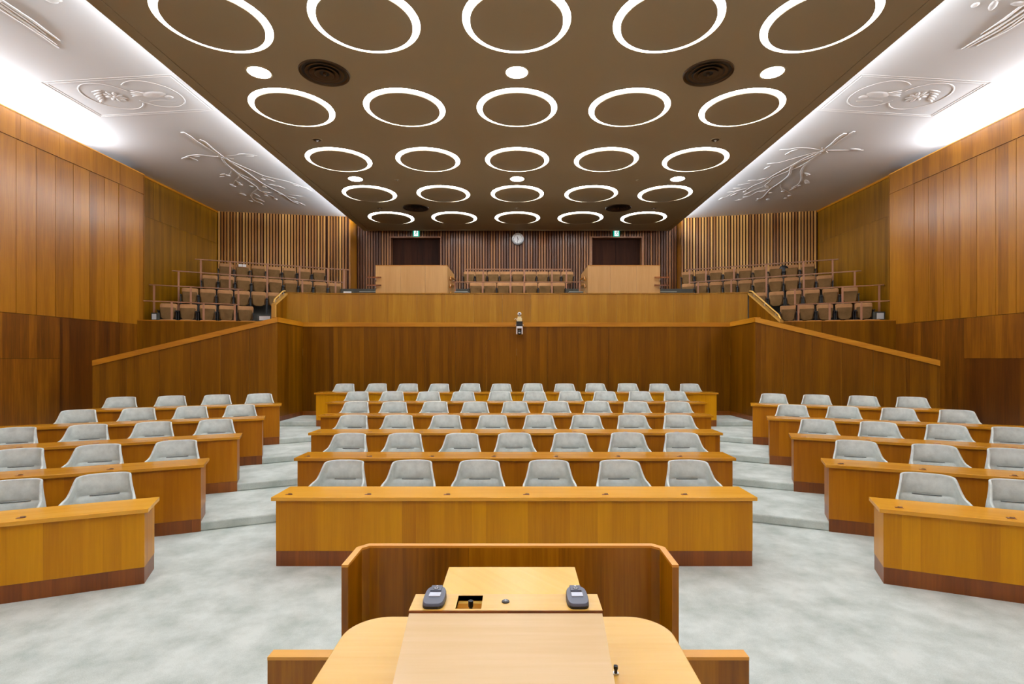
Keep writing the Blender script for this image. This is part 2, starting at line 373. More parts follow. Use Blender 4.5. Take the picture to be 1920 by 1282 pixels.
# stair balustrades at the parapet ends
def balustrade(name, a, za, b, zb, z0, label, post):
    Lw = dist(a, b)
    t = thing(name, label, 'balustrade', (a[0], a[1], 0), ang(a, b), 'stair balustrades at the ends of the upper parapet')
    obj('side_panel', MB().wedge(0, Lw, 0, .08, z0, za-.05, z0, zb-.05), M['low'], t)
    obj('sloping_cap', MB().wedge(-.02, Lw+.02, -.03, .11, za-.06, za, zb-.06, zb), M['brass'], t)
    dz = (zb-za)/Lw
    hr = obj('handrail', MB().tube([(0, .03, za+.05), (.12, .03, za+.12+dz*.12), (Lw*.93, .03, zb+.12-dz*.07*Lw), (Lw, .03, zb+.05)], .025, 10), M['brass'], t, smooth=True)
    for q in (.15, .5, .85):
        obj('bracket', MB().tube([(Lw*q, .03, za+dz*Lw*q-.01), (Lw*q, .03, za+dz*Lw*q+.11)], .012, 8), M['steel'], hr)
    if post: obj('post', MB().box(Lw-.04, Lw+.03, -.03, .1, z0, zb-.03), M['brass'], t)
    return t
balustrade('stair_balustrade', (7.66, 17.15), 4.47, (7.98, 15.75), 3.45, 2.6, 'long sloping balustrade with brass handrail at the right end of the upper parapet', False)
balustrade('stair_balustrade', (-7.66, 17.15), 4.47, (-7.76, 16.55), 4.04, 2.6, 'short sloping balustrade with brass handrail and post at the left end of the upper parapet', True)

# slatted back walls
ZW = 8.2
slat_long = mesh('slat', MB().box(-.034, .034, -.035, .0, 0, 1.0), M['slat'])
def slat_wall(name, p0, p1, z0, z1, label, holes=(), pitch=.115, sm=None):
    Lw = dist(p0, p1); o = shell(name, (p0[0], p0[1], 0), ang(p0, p1), label)
    n = int(Lw/pitch); off = (Lw-n*pitch)/2+pitch/2
    bk = MB(); segs = [0]+[v for h in holes for v in h[:2]]+[Lw]
    for i in range(0, len(segs), 2): bk.box(segs[i], segs[i+1], 0, .06, z0, z1)
    for h in holes: bk.box(h[0], h[1], 0, .06, h[2], z1)
    obj('backing', bk, M['door'], o)
    for i in range(n):
        x = off+i*pitch; zz = z0
        for h in holes:
            if h[0]-.05 < x < h[1]+.05: zz = h[2]+.05
        s = link('slat', sm or slat_long, o, (x, 0, zz)); s.scale = (1, 1, z1-zz)
    return o
ROOM = 'upright slatted wood wall '
slat_wall('wall_back_left', (-12.0, 20.85), (-7.9, 21.55), 3.0, ZW, ROOM+'behind the left gallery seats')
slat_wall('wall_back_left_end', (-7.9, 21.55), (-7.0, 21.65), 3.6, ZW, 'short length of slatted wall left of the hanging ceiling')
slat_wall('wall_back_right', (7.0, 21.9), (12.0, 20.75), 3.0, ZW, ROOM+'behind the right gallery seats')
DH = [(1.5, 3.64, 7.52), (10.2, 12.34, 7.52)]
slat_wall('wall_back', (-6.95, 22.5), (6.95, 22.5), 4.2, ZW, ROOM+'with the clock, behind the central gallery', DH, sm=mesh('slat', MB().box(-.034, .034, -.035, .0, 0, 1.0), M['slat_dim']))
struct('wall_jog_left', MB().box(-7.03, -6.93, 21.65, 22.55, 3.6, ZW), M['wall'], 'narrow return of the back wall at the left')
struct('wall_jog_right', MB().box(6.93, 7.03, 21.9, 22.55, 3.6, ZW), M['wall'], 'narrow return of the back wall at the right')
for i, h in enumerate(DH):
    x0, x1 = -6.95+h[0], -6.95+h[1]; nm = ('left', 'right')[i]
    d = shell('door_%d' % (i+1), ((x0+x1)/2, 22.5, 5.05), 0, 'dark brown double door recessed in the slatted wall, on the '+nm)
    hw = (x1-x0)/2; ht = 7.52-5.05
    for s in (-1, 1):
        lf = obj('door_leaf', MB().box(min(0, s*hw)+.004, max(0, s*hw)-.004, .3, .35, 0, ht), M['door'], d)
        obj('door_handle', MB().tube([(s*.09, .27, .85), (s*.09, .27, 1.15)], .014, 8), M['steel'], lf)
    obj('door_frame', MB().box(-hw-.05, -hw, -.045, .36, -.1, ht+.05).box(hw, hw+.05, -.045, .36, -.1, ht+.05).box(-hw, hw, -.045, .36, ht, ht+.05), M['railwood'], d)

# gallery floors (mostly hidden by the fronts)
struct('floor_gallery', MB().box(-6.95, 6.95, 17.4, 20.5, 4.1, 4.3).box(-6.95, 6.95, 20.5, 22.9, 4.1, 5.05), M['greystep'], 'two grey steps of the central gallery')
# side gallery tiers
# rows: (Xleft,Yleft,Xright,Yright, z of back top, number)
SR = [((-10.95,16.27), (-8.70,16.80), 3.53, 5), ((-11.36,16.95), (-9.30,17.82), 4.10, 5), ((-11.22,17.85), (-8.85,19.02), 4.72, 6),
      ((-11.10,18.80), (-7.28,20.77), 5.32, 9), ((-10.99,19.65), (-8.02,21.06), 5.90, 7)]
for sgn, nm in ((-1, 'left'), (1, 'right')):
    mb = MB()
    for r, (a, b, zt, n) in enumerate(SR):
        th = math.atan2(b[1]-a[1], b[0]-a[0]); c_, s_ = math.cos(th), math.sin(th)
        f0 = (a[0]+s_*.42-c_*.8, a[1]-c_*.42-s_*.8); f1 = (b[0]+s_*.42+c_*1.0, b[1]-c_*.42+s_*1.0)
        d = 1.0
        if r == 0: f0 = (a[0]+s_*.12-c_*.45, a[1]-c_*.12-s_*.45); f1 = (b[0]+s_*.12+c_*1.0, b[1]-c_*.12+s_*1.0)
        g1 = (f1[0]-s_*d, f1[1]+c_*d); g0 = (f0[0]-s_*d, f0[1]+c_*d)
        poly = [(-sgn*x, y) for x, y in (f0, f1, g1, g0)]
        mb.prism(poly, 2.0, zt-.84)
    struct('floor_tiers_'+nm, mb, M['greystep'], 'stepped grey floor under the %s gallery seats' % nm)
struct('floor_aisle', MB().box(-12, -6.9, 16.2, 22, 1.9, 2.2).box(6.9, 12, 16.2, 22, 1.9, 2.2), M['dark'], 'dark floor beneath the side galleries')

# ------------------------------------------------------------------ ceilings
struct('ceiling', MB().box(-12.3, 12.3, -6.1, 23, 8.2, 8.35), M['white'], 'white plaster ceiling at both sides')
ZP = 7.76; RX = 2.45; RY = 2.95; RRO = .88; RRI = .755
ringX = [-2*RX+.02+RX*i for i in range(5)]; ringY = [20.22-RY*j for j in range(9)]
def cell(mb, cx, cy, hx, hy, N=48):
    o = len(mb.v)
    for i in range(N):
        a = 2*math.pi*i/N+math.pi/N*0; c, s = math.cos(a), math.sin(a)
        mb.v.append((cx+RRO*c, cy+RRO*s, ZP))
        k = min(hx/max(abs(c), 1e-6), hy/max(abs(s), 1e-6)); mb.v.append((cx+k*c, cy+k*s, ZP))
    for i in range(N):
        j = (i+1) % N
        A0, B0, A1, B1 = o+2*i, o+2*i+1, o+2*j, o+2*j+1
        p0, p1 = mb.v[B0], mb.v[B1]
        if abs(abs(p0[0]-cx)-hx) < 1e-6 and abs(abs(p1[1]-cy)-hy) < 1e-6 and abs(abs(p1[0]-cx)-hx) > 1e-6 or abs(abs(p0[1]-cy)-hy) < 1e-6 and abs(abs(p1[0]-cx)-hx) < 1e-6 and abs(abs(p0[0]-cx)-hx) > 1e-6:
            q = (cx+math.copysign(hx, (p0[0]+p1[0])/2-cx), cy+math.copysign(hy, (p0[1]+p1[1])/2-cy), ZP)
            mb.v.append(q); mb.f.append((A0, B0, len(mb.v)-1, B1, A1))
        else: mb.f.append((A0, B0, B1, A1))
mb = MB()
for x in ringX:
    for y in ringY: cell(mb, x, y, RX/2, RY/2)
x0, x1 = ringX[0]-RX/2, ringX[-1]+RX/2; y0, y1 = ringY[-1]-RY/2, ringY[0]+RY/2
XE = 6.54; YE = 22.2
def quad(mb, xa, xb, ya, yb, z): mb.add([(xa,ya,z),(xb,ya,z),(xb,yb,z),(xa,yb,z)], [(0,1,2,3)])
quad(mb, -6.3, x0, y0, y1, ZP); quad(mb, x1, 6.3, y0, y1, ZP); quad(mb, -6.3, 6.3, y1, YE-.12, ZP)
cc = struct('ceiling_center', mb, M['panel'], 'hanging brown ceiling with five columns of ring lights')
obj('upper_slab', MB().box(-6.3, 6.3, -6, YE, 7.88, 7.92), M['panel'], cc)
obj('side_border', MB().box(-XE, -6.312, -6, YE, ZP-.004, 7.92), M['panel'], cc)
obj('side_border', MB().box(6.312, XE, -6, YE, ZP-.004, 7.92), M['panel'], cc)
obj('groove', MB().box(-6.312, -6.3, -6, YE, ZP+.01, 7.9).box(6.3, 6.312, -6, YE, ZP+.01, 7.9), M['groove'], cc)
obj('end_border', MB().box(-XE, XE, YE-.115, YE, ZP-.012, 7.92), M['panel'], cc)
for sgn, nm in ((-1, 'left'), (1, 'right')):
    for i in range(5):
        ya = -5+5.4*i
        t = obj('edge_tube', MB().tube([(sgn*6.38, ya, 7.96), (sgn*6.38, ya+5.2, 7.96)], .02, 8), M['edge_tube'])
        strip_light('edge_strip', (sgn*6.45, ya+2.6, 8.02), (sgn, 0, .25), 5.2, .12, EDGE_P, t)
        tag(t, 'light tube on the %s edge of the hanging ceiling, %s from the front' % (nm, ORD[i]), 'light', 'tubes on the edges of the hanging ceiling')

# ring lights
prot = None
COLN = ['far left', 'left of centre', 'centre', 'right of centre', 'far right']
for j, y in enumerate(ringY):
    for i, x in enumerate(ringX):
        if j < 5: lab = 'ring-shaped ceiling light, %s column, %s row from the back wall' % (COLN[i], ORD[j])
        else: lab = 'ring-shaped light over the rostrum end, %s column, %s row from back wall' % (COLN[i], ORD[j])
        if prot is None:
            prot = thing('ring_light', lab, 'ceiling light', (x, y, ZP), 0, 'ring lights in the brown ceiling')
            N = 48
            obj('reflector', MB().lathe([(RRO, .016), (RRO-.004, .016), (RRO-.03, .06), (RRO-.07, .098), (RRO, .1)], N), M['refl'], prot, smooth=True)
            obj('collar', MB().lathe([(RRO+.006, -.003), (RRO-.001, -.003), (RRO-.002, .016)], N), M['panel'], prot)
            obj('lamp_ring', MB().lathe([(RRI-.006, -.012), (RRI-.006, .09), (RRO-.07, .096)], N), M['ring'], prot)
            obj('disc', MB().lathe([(.001, -.045), (RRI-.02, -.045), (RRI, -.04), (RRI, -.012), (.001, -.01)], N), M['panel'], prot, smooth=True)
            obj('hanger', MB().lathe([(.25, .0), (.25, .12)], 24), M['panel'], prot)
        else: dup_tree(prot, (x, y, ZP), 0, lab)
# downlights
prot = None
for yy, rn in ((9.93, 'nearer'), (15.82, 'farther')):
    for x, cn in ((-4.9, 'left'), (.02, 'middle'), (4.9, 'right')):
        lab = 'small round bright downlight, %s one of the %s row of three' % (cn, rn)
        if prot is None:
            prot = thing('downlight', lab, 'downlight', (x, yy, ZP), 0, 'round downlights')
            obj('trim_ring', MB().lathe([(.205, -.001), (.235, -.008), (.26, -.006), (.262, 0)], 32), M['panel'], prot, smooth=True)
            obj('lens', MB().lathe([(.001, -.008), (.19, -.008), (.205, -.003)], 32), M['spot'], prot)
        else: dup_tree(prot, (x, yy, ZP), 0, lab)
prot = None
for yy, rn in ((9.95, 'large in view, nearer'), (18.85, 'small in view, farther')):
    for x, cn in ((-3.66, 'left'), (3.68, 'right')):
        lab = 'dark bronze round air vent, %s row, %s one' % (rn, cn)
        if prot is None:
            prot = thing('air_vent', lab, 'air vent', (x, yy, ZP), 0, 'round bronze air vents')
            obj('frame', MB().lathe([(.47, 0), (.46, -.022), (.43, -.02), (.41, .0)], 40), M['bronze'], prot, smooth=True)
            obj('backplate', MB().lathe([(.001, -.002), (.43, -.002)], 40), M['black'], prot)
            for r_, z_ in ((.36, -.012), (.27, -.024), (.18, -.034)):
                obj('cone', MB().lathe([(r_, z_), (r_-.012, z_-.004), (r_-.09, z_+.02), (r_-.08, z_+.024)], 40, closed=True), M['bronze'], prot, smooth=True)
            obj('hub', MB().lathe([(.001, -.06), (.02, -.058), (.028, -.04), (.03, -.0)], 16), M['bronze'], prot, smooth=True)
        else: dup_tree(prot, (x, yy, ZP), 0, lab)
prot = None
for x, yy, lab in ((-4.98, 13.0, 'small recessed spotlight in a rim, left, between the second and third ring rows'), (4.98, 13.0, 'small recessed spotlight in a rim, right, between the second and third ring rows'),
                   (-4.98, 18.9, 'tiny recessed spotlight in a rim, left, near the back of the ceiling'), (4.98, 18.9, 'tiny recessed spotlight in a rim, right, near the back of the ceiling')):
    if prot is None:
        prot = thing('spotlight', lab, 'spotlight', (x, yy, ZP), 0, 'small recessed spotlights')
        obj('rim', MB().lathe([(.13, 0), (.125, -.01), (.095, -.008), (.09, 0)], 24), M['panel'], prot, smooth=True)
        obj('bowl', MB().lathe([(.001, -.002), (.09, -.004)], 24), M['bronze'], prot)
        obj('bulb', MB().ell((0, 0, -.012), .035, .035, .018), M['steel'], prot, smooth=True)
    else: dup_tree(prot, (x, yy, ZP), 0, lab)
prot = None
for x, yy, lab in ((-3.66, 15.9, 'small round smoke detector left of the farther downlights'), (3.68, 15.9, 'small round smoke detector right of the farther downlights'), (.0, 18.9, 'small round smoke detector on the centre line of the ceiling')):
    if prot is None:
        prot = thing('smoke_detector', lab, 'smoke detector', (x, yy, ZP), 0, 'smoke detectors')
        obj('base', MB().lathe([(.001, -.015), (.07, -.015), (.075, 0)], 20), M['panel'], prot, smooth=True)
        obj('sensor', MB().lathe([(.001, -.045), (.035, -.042), (.045, -.015)], 20), M['panel'], prot, smooth=True)
    else: dup_tree(prot, (x, yy, ZP), 0, lab)

# ------------------------------------------------------------------ plaster reliefs on the white ceiling
ZC = 8.2
def W(px, py, dz=0.0):
    x, y = at_z(px, py, ZC); return (x, y, ZC-dz)
def c4(p): return W(300+p[0]*.16667, 230+p[1]*.16667)
def c5(p): return W(1300+p[0]*.1875, 230+p[1]*.1875)
def relief_branch(label, cv, stems, leaves, buds, cross):
    t = thing('plaster_relief', label, 'relief', cv(stems[0][0][0]), 0, 'plaster reliefs on the white ceiling')
    o0 = Vector(t.location)
    def smooth_path(pts):
        P_ = [Vector(cv(p))-o0 for p in pts]; out = []
        for i in range(len(P_)-1):
            a = P_[max(i-1, 0)]; b = P_[i]; c = P_[i+1]; d = P_[min(i+2, len(P_)-1)]
            for k in range(4):
                u = k/4; out.append(.5*((2*b)+(c-a)*u+(2*a-5*b+4*c-d)*u*u+(3*b-a-3*c+d)*u**3))
        out.append(P_[-1]); return out
    for s_ in stems:
        r0, pts = s_[1], smooth_path(s_[0])
        m = len(pts)
        obj('stem', MB().tube(pts, [r0*(1-.45*i/m) for i in range(m)], 8, flat=.8), M['rwhite'], t, smooth=True)
    for p, q in leaves:
        a = Vector(cv(p))-o0; b = Vector(cv(q))-o0; c = (a+b)/2; ln = (b-a).length/2
        obj('leaf', MB().ell(c, ln, max(.03, ln*.26), .03, math.atan2(b.y-a.y, b.x-a.x)), M['rwhite'], t, smooth=True)
    for p in buds:
        c = Vector(cv(p))-o0; obj('bud', MB().ell(c, .085, .06, .045, 1.0), M['rwhite'], t, smooth=True)
    t.scale = (1, 1, .45)
    for p, q in cross:
        a = Vector(cv(p))-o0; b = Vector(cv(q))-o0
        obj('tie', MB().tube([a, (a+b)/2, b], .025, 6, flat=.8), M['rwhite'], t, smooth=True)
    return t
st = [([(250,105),(330,150),(420,215),(560,300),(700,385)], .055), ([(440,190),(500,215),(600,300),(720,390)], .05),
      ([(700,390),(740,460),(860,560),(900,595),(1040,690),(1095,740),(1035,800),(1040,860),(1160,920)], .04),
      ([(740,400),(850,480),(980,560),(1100,650),(1180,700),(1310,770),(1400,820),(1500,890),(1630,930)], .045),
      ([(760,420),(900,480),(1060,550),(1160,595),(1300,630),(1450,665),(1600,720),(1710,770)], .032),
      ([(880,570),(980,615),(1110,665)], .025), ([(740,470),(800,530),(795,565),(765,590)], .025),
      ([(860,565),(890,605),(845,650),(830,690)], .025), ([(1095,745),(1180,795),(1250,820),(1310,860)], .025),
      ([(1060,550),(1140,600),(1160,625)], .02), ([(250,405),(340,370),(450,362),(560,375),(700,388),(830,408)], .03), ([(700,385),(880,360),(1000,355),(1095,372)], .02)]
lv = [((1180,625),(1300,665)),((1200,690),(1300,700)),((1300,700),(1410,745)),((1350,720),(1240,700)),((1440,810),(1610,830)),((1420,825),(1540,855)),((1500,880),(1560,895)),((1560,895),(1630,930)),
      ((1050,790),(1125,835)),((1060,840),(1180,895)),((1080,880),(1160,920)),((1480,690),(1570,720)),((1560,710),(1680,745)),((1130,770),(1260,790)),((260,400),(330,385)),((330,385),(430,430)),((370,375),(450,380)),
      ((870,355),(960,350)),((960,375),(1060,375)),((670,585),(740,575)),((670,610),(730,600)),((860,655),(920,705)),((890,795),(960,800)),((780,690),(830,700)),((1160,700),(1200,735))]
bd = [(765,592),(828,712),(1028,715),(1160,635),(1195,818),(1300,858),(1022,880),(945,812),(1350,800),(905,695),(1180,722)]
relief_branch('white plaster relief of a long leafy branch on the left white ceiling', c4, st, lv, bd, [((650,375),(720,400))])
st = [([(1520,105),(1450,150),(1380,215),(1290,280)], .055), ([(1610,85),(1500,150),(1400,220),(1310,290)], .04),
      ([(1290,280),(1180,345),(1040,400),(980,450),(960,520),(880,590),(770,665),(700,740),(630,780)], .045),
      ([(1260,290),(1120,350),(980,430),(820,515),(700,590),(600,630),(500,695)], .035),
      ([(1270,300),(1100,420),(960,480),(800,545),(740,575),(630,580),(540,580)], .03),
      ([(1230,295),(1080,335),(960,370),(850,400),(730,412)], .028), ([(1260,310),(1130,410),(1080,480),(1080,560),(1050,615),(985,650)], .035),
      ([(800,545),(760,590),(715,630),(745,655)], .022), ([(870,595),(870,640),(895,680)], .022), ([(895,665),(960,700),(985,730)], .018),
      ([(750,665),(640,690),(560,735),(415,778)], .022), ([(700,640),(570,690),(500,725)], .018), ([(865,268),(960,265),(1060,250),(1180,258),(1300,275),(1500,275),(1700,275)], .035),
      ([(500,660),(400,700),(330,740),(250,775)], .02)]
lv = [((915,320),(970,290)),((960,290),(1050,262)),((705,468),(770,430)),((730,412),(820,402)),((440,625),(570,605)),((390,655),(480,655)),((330,695),(420,690)),((400,690),(540,655)),((500,725),(580,690)),
      ((415,778),(500,765)),((490,745),(550,735)),((630,778),(700,745)),((660,690),(740,675)),((965,678),(1040,635)),((1110,500),(1165,520)),((1120,570),(1150,615)),((250,775),(300,745)),((370,735),(440,700)),
      ((540,580),(630,572)),((640,575),(740,550)),((1570,262),(1680,268)),((720,625),(750,655))]
bd = [(745,765),(770,700),(895,685),(960,730),(920,755),(1058,628),(515,688),(1150,520),(1135,600),(285,755),(650,760)]
relief_branch('white plaster relief of a branch with curling twigs on the right white ceiling', c5, st, lv, bd, [((1290,250),(1340,300))])
def relief_medallion(sgn, label, kinds):
    cx = sgn*8.65; t = thing('plaster_relief', label, 'relief', (cx, 11.7, ZC), 0, 'plaster reliefs on the white ceiling')
    def l(x, y): return (sgn*x-cx, y-11.7, 0)
    t.scale = (1, 1, .3)
    co = [(7.17,10.8),(10.15,11.1),(10.15,12.7),(7.17,12.37)]
    for q in (0, .07):
        cs = [(7.17+q,10.8+q),(10.15-q,11.1+q),(10.15-q,12.7-q),(7.17+q,12.37-q)]
        for i in range(4): obj('moulding', MB().tube([l(*cs[i]), l(*cs[(i+1)%4])], .012, 6), M['rwhite'], t)
    for (x, y, a0, a1) in ((8.1, 11.63, 28, 315), (9.12, 11.73, -155, 150)):
        pts = [l(x+.58*math.cos(math.radians(a0+(a1-a0)*i/40)), y+.58*math.sin(math.radians(a0+(a1-a0)*i/40))) for i in range(41)]
        obj('medallion_rim', MB().tube(pts, .016, 6), M['rwhite'], t, smooth=True)
    for kind, x, y in ((kinds[0], 8.1, 11.63), (kinds[1], 9.12, 11.73)):
        if kind == 'bird':
            obj('bird_body', MB().ell(l(x, y), .3, .13, .05, sgn*.2), M['rwhite'], t, smooth=True)
            obj('bird_head', MB().ell(l(x-.27, y+.1), .1, .08, .05), M['rwhite'], t, smooth=True)
            for k in range(4): obj('feather', MB().ell(l(x+.25+.04*k, y-.1+.05*k), .18, .025, .03, sgn*(-.5+.2*k)), M['rwhite'], t, smooth=True)
            obj('stem', MB().tube([l(x-.3, y+.3), l(x, y+.24), l(x+.3, y+.3)], .012, 6), M['rwhite'], t, smooth=True)
        else:
            for k in range(9):
                a = k*.7; obj('petal', MB().ell(l(x+.12*math.cos(a)-.08, y+.12*math.sin(a)), .11, .045, .035, sgn*a), M['rwhite'], t, smooth=True)
            obj('flower_heart', MB().ell(l(x-.08, y), .06, .06, .05), M['rwhite'], t, smooth=True)
            for k in range(5): obj('leaf', MB().ell(l(x+.14+.05*k, y-.25+.1*k), .16, .035, .028, sgn*(.3+.1*k)), M['rwhite'], t, smooth=True)
relief_medallion(-1, 'white plaster relief of two round medallions in a double frame, left ceiling', ('bird', 'flower'))
relief_medallion(1, 'white plaster relief of two round medallions in a double frame, right ceiling', ('bird', 'flower'))
def sheaf(label, segs, extra):
    x, y, z = W(*segs[0][0]); t = thing('plaster_relief', label, 'relief', (x, y, z), 0, 'plaster reliefs on the white ceiling'); o0 = Vector((x, y, z))
    t.scale = (1, 1, .5)
    for a, b in segs:
        A_, B_ = Vector(W(*a))-o0, Vector(W(*b))-o0
        obj('stalk', MB().tube([A_, A_*.5+B_*.5+Vector((.03, .02, 0)), B_], [.03, .035, .015], 7), M['rwhite'], t, smooth=True)
    for a, b in extra:
        A_, B_ = Vector(W(*a))-o0, Vector(W(*b))-o0; c = (A_+B_)/2
        obj('leaf', MB().ell(c, (B_-A_).length/2, .06, .03, math.atan2((B_-A_).y, (B_-A_).x)), M['rwhite'], t, smooth=True)
sheaf('white plaster relief of a sheaf of stalks in the upper left corner', [((-20,-5),(110,90)),((-12,-10),(112,76)),((-25,0),(95,78)),((0,15),(106,84)),((0,2),(85,64))], [((80,-4),(118,2)),((85,0),(110,4))])
sheaf('white plaster relief of a sheaf of stalks in the upper right corner', [((1940,14),(1812,90)),((1935,8),(1803,92)),((1945,22),(1832,86)),((1925,26),(1860,72)),((1930,0),(1840,64))], [((1826,14),(1832,4)),((1858,20),(1866,0)),((1870,2),(1880,-8)),((1895,6),(1930,8))])

# ------------------------------------------------------------------ desks
WHERE_K = ['front', 'second', 'third', 'fourth', 'fifth', 'rearmost']
def desk(name, label, group, p0, p1, k, nslot, slot0, mat):
    Lw = dist(p0, p1); zf = max(0, k-1)*R; zl = k*R; zt = zl+DZ
    t = thing(name, label, 'desk', (p0[0], p0[1], 0), ang(p0, p1), group)
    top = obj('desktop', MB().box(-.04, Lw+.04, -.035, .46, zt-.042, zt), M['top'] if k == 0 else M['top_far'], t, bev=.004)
    obj('front_panel', MB().box(0, Lw, 0, .03, zf+.17, zt-.042), mat, t)
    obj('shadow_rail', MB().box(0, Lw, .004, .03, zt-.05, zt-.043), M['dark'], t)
    obj('plinth', MB().box(.002, Lw-.002, .003, .03, zf, zf+.168), M['plinth'], t)
    for x in (0, Lw-.03):
        e = obj('end_panel', MB().box(x, x+.03, .03, .42, zl+.17, zt-.042), mat, t)
        obj('plinth', MB().box(x+.002, x+.028, .03, .415, zl, zl+.168), M['plinth'], e)
    obj('shelf', MB().box(.03, Lw-.03, .2, .4, zt-.2, zt-.18), mat, t)
    for i in range(nslot):
        x = slot0+.888*i
        if x > Lw-.02: break
        s = obj('nameplate_slot', MB().box(x-.035, x+.035, .06, .10, zt, zt+.003), M['plinth'], top)
        obj('nameplate_catch', MB().box(x-.01, x+.03, .085, .09, zt+.003, zt+.012), M['steel'], s) if k < 2 else None
    return t
NK = [6, 7, 8, 9, 10, 12]
for k in range(6):
    desk('long_desk', '%s straight desk of the centre block, seating %s' % (WHERE_K[k], ['six','seven','eight','nine','ten','twelve'][k]), 'centre block desks',
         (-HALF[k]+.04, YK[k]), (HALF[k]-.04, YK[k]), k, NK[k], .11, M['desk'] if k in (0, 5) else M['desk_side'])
NS = [4, 5, 5, 5, 4]
LEN = [3.6, 4.5, 4.5, 4.5, 3.56]
for k in range(5):
    c = CORN[k]
    far = (c[0]-ca*LEN[k], c[1]-sa*LEN[k])
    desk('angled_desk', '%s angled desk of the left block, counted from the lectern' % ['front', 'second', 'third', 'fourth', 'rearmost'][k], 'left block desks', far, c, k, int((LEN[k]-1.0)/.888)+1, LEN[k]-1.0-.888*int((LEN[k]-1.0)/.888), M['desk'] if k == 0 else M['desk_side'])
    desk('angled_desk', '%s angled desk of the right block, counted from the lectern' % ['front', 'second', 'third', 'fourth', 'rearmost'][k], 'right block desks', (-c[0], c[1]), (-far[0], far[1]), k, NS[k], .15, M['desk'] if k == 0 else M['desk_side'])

# ------------------------------------------------------------------ swivel chairs
def sstep(a, b, x):
    t = max(0, min(1, (x-a)/(b-a))); return t*t*(3-2*t)
def chair_shell():
    nu, nv = 41, 25; v = []; f = []
    for i in range(nu):
        u = -1+2*i/(nu-1); au = abs(u); sg = 1 if u >= 0 else -1
        top = .955-.010*(au/.5)**2 if au < .5 else .945
        arm = .757-.09*max(0, (au-.6)/.4)**1.2
        k = sstep(.53, .63, au)
        ztop = top+(arm-top)*k
        zb = .43
        for j in range(nv):
            s = j/(nv-1); z = zb+(ztop-zb)*s
            hw = .335-.070*sstep(.52, .95, z)           # half width narrows upwards
            if au <= .55:
                q = au/.55; x = sg*hw*math.sin(q*math.pi/2*.98)**.92 if q > 0 else 0
                y = .25-.15*(q**3.0)
            else:
                q = (au-.55)/.45; x = sg*(hw+.034*math.sin(q*math.pi*.75)); y = .10-.34*q
            y += .10*max(0, (z-.43)/.5)                # back leans away
            if au < .42:
                e_ = 1-sstep(.26, .42, au)
                y += e_*(.020*math.exp(-((z-.717)/.016)**2)-.016*math.exp(-((z-.655)/.05)**2)-.014*math.exp(-((z-.81)/.08)**2))
            v.append((x, y, z))
    for i in range(nu-1):
        for j in range(nv-1): f.append((i*nv+j, (i+1)*nv+j, (i+1)*nv+j+1, i*nv+j+1))
    me = bpy.data.meshes.new('seat_shell'); me.from_pydata(v, [], f); me.materials.append(M['seatfab'])
    o = bpy.data.objects.new('tmp', me); C.objects.link(o)
    m = o.modifiers.new('s', 'SOLIDIFY'); m.thickness = .026; m.offset = -1 if False else 1
    m2 = o.modifiers.new('b', 'SUBSURF'); m2.levels = 1; m2.render_levels = 1
    dg = bpy.context.evaluated_depsgraph_get(); out = bpy.data.meshes.new_from_object(o.evaluated_get(dg))
    out.name = 'seat_shell'
    bpy.data.objects.remove(o)
    for p in out.polygons: p.use_smooth = True
    return out
def make_chair(label, loc, rz):
    t = thing('swivel_chair', label, 'chair', loc, rz, 'pale grey swivel chairs')
    me = chair_shell(); link('backrest_shell', me, t)
    def front(x_):
        c = [v.co for v in me.vertices if abs(v.co.x-x_) < .02 and abs(v.co.z-.717) < .012]
        return min(p.y for p in c) if c else .3
    obj('seam', MB().tube([(x_/20, front(x_/20)+.001, .717) for x_ in (-2.8,-2.1,-1.4,-.7,0,.7,1.4,2.1,2.8)], .005, 6), M['seam'], t)
    cu = MB()
    n = 20; prof = []
    for z, k in ((.40, .80), (.42, .94), (.46, 1.0), (.50, .97), (.515, .80), (.52, .4)):
        prof.append((z, k))
    o = 0
    for z, k in prof:
        for i in range(n):
            a = 2*math.pi*i/n; c, s = math.cos(a), math.sin(a)
            cu.v.append((.27*k*math.copysign(abs(c)**.55, c), -.02+.25*k*math.copysign(abs(s)**.55, s), z))
    m = len(prof)
    for j in range(m-1):
        for i in range(n): cu.f.append((j*n+i, j*n+(i+1)%n, (j+1)*n+(i+1)%n, (j+1)*n+i))
    cu.f.append(tuple(range(n))[::-1]); cu.f.append(tuple((m-1)*n+i for i in range(n)))
    obj('seat_cushion', cu, M['seatfab'], t, smooth=True)
    obj('column', MB().lathe([(.001, .06), (.035, .06), (.035, .25), (.025, .26), (.025, .40), (.001, .405)], 14), M['steel'], t, smooth=True)
    for q in range(4):
        a = math.pi/4+q*math.pi/2
        obj('foot', MB().tube([(0, 0, .09), (.15*math.cos(a), .15*math.sin(a), .07), (.28*math.cos(a), .28*math.sin(a), .03)], [.03, .024, .018], 8), M['steel'], t, smooth=True)
        obj('glide', MB().lathe([(.001, 0), (.025, 0), (.025, .02), (.001, .03)], 10, (.27*math.cos(a), .27*math.sin(a), 0)), M['black'], t)
    return t
proto = None
def put_chair(x, y, z, rz, label):
    global proto
    if proto is None: proto = make_chair(label, (x, y, z), rz)
    else: dup_tree(proto, (x, y, z), rz, label)
CP = [([647,775,900,1028,1160,1287], [0,1,1,.6,.9,.9]), ([657,762,866,966,1068,1173,1275], None), ([664,750,838,925,1011,1097,1184,1269], None),
      ([670,742,817,892,967,1042,1117,1191,1268], None), ([673,738,806,870,938,1003,1068,1132,1198,1264], None), ([648,708,766,824,882,940,998,1058,1116,1175,1234,1292], None)]
LOWS = {(0,0),(0,3),(2,3),(3,3),(4,2),(5,10)}
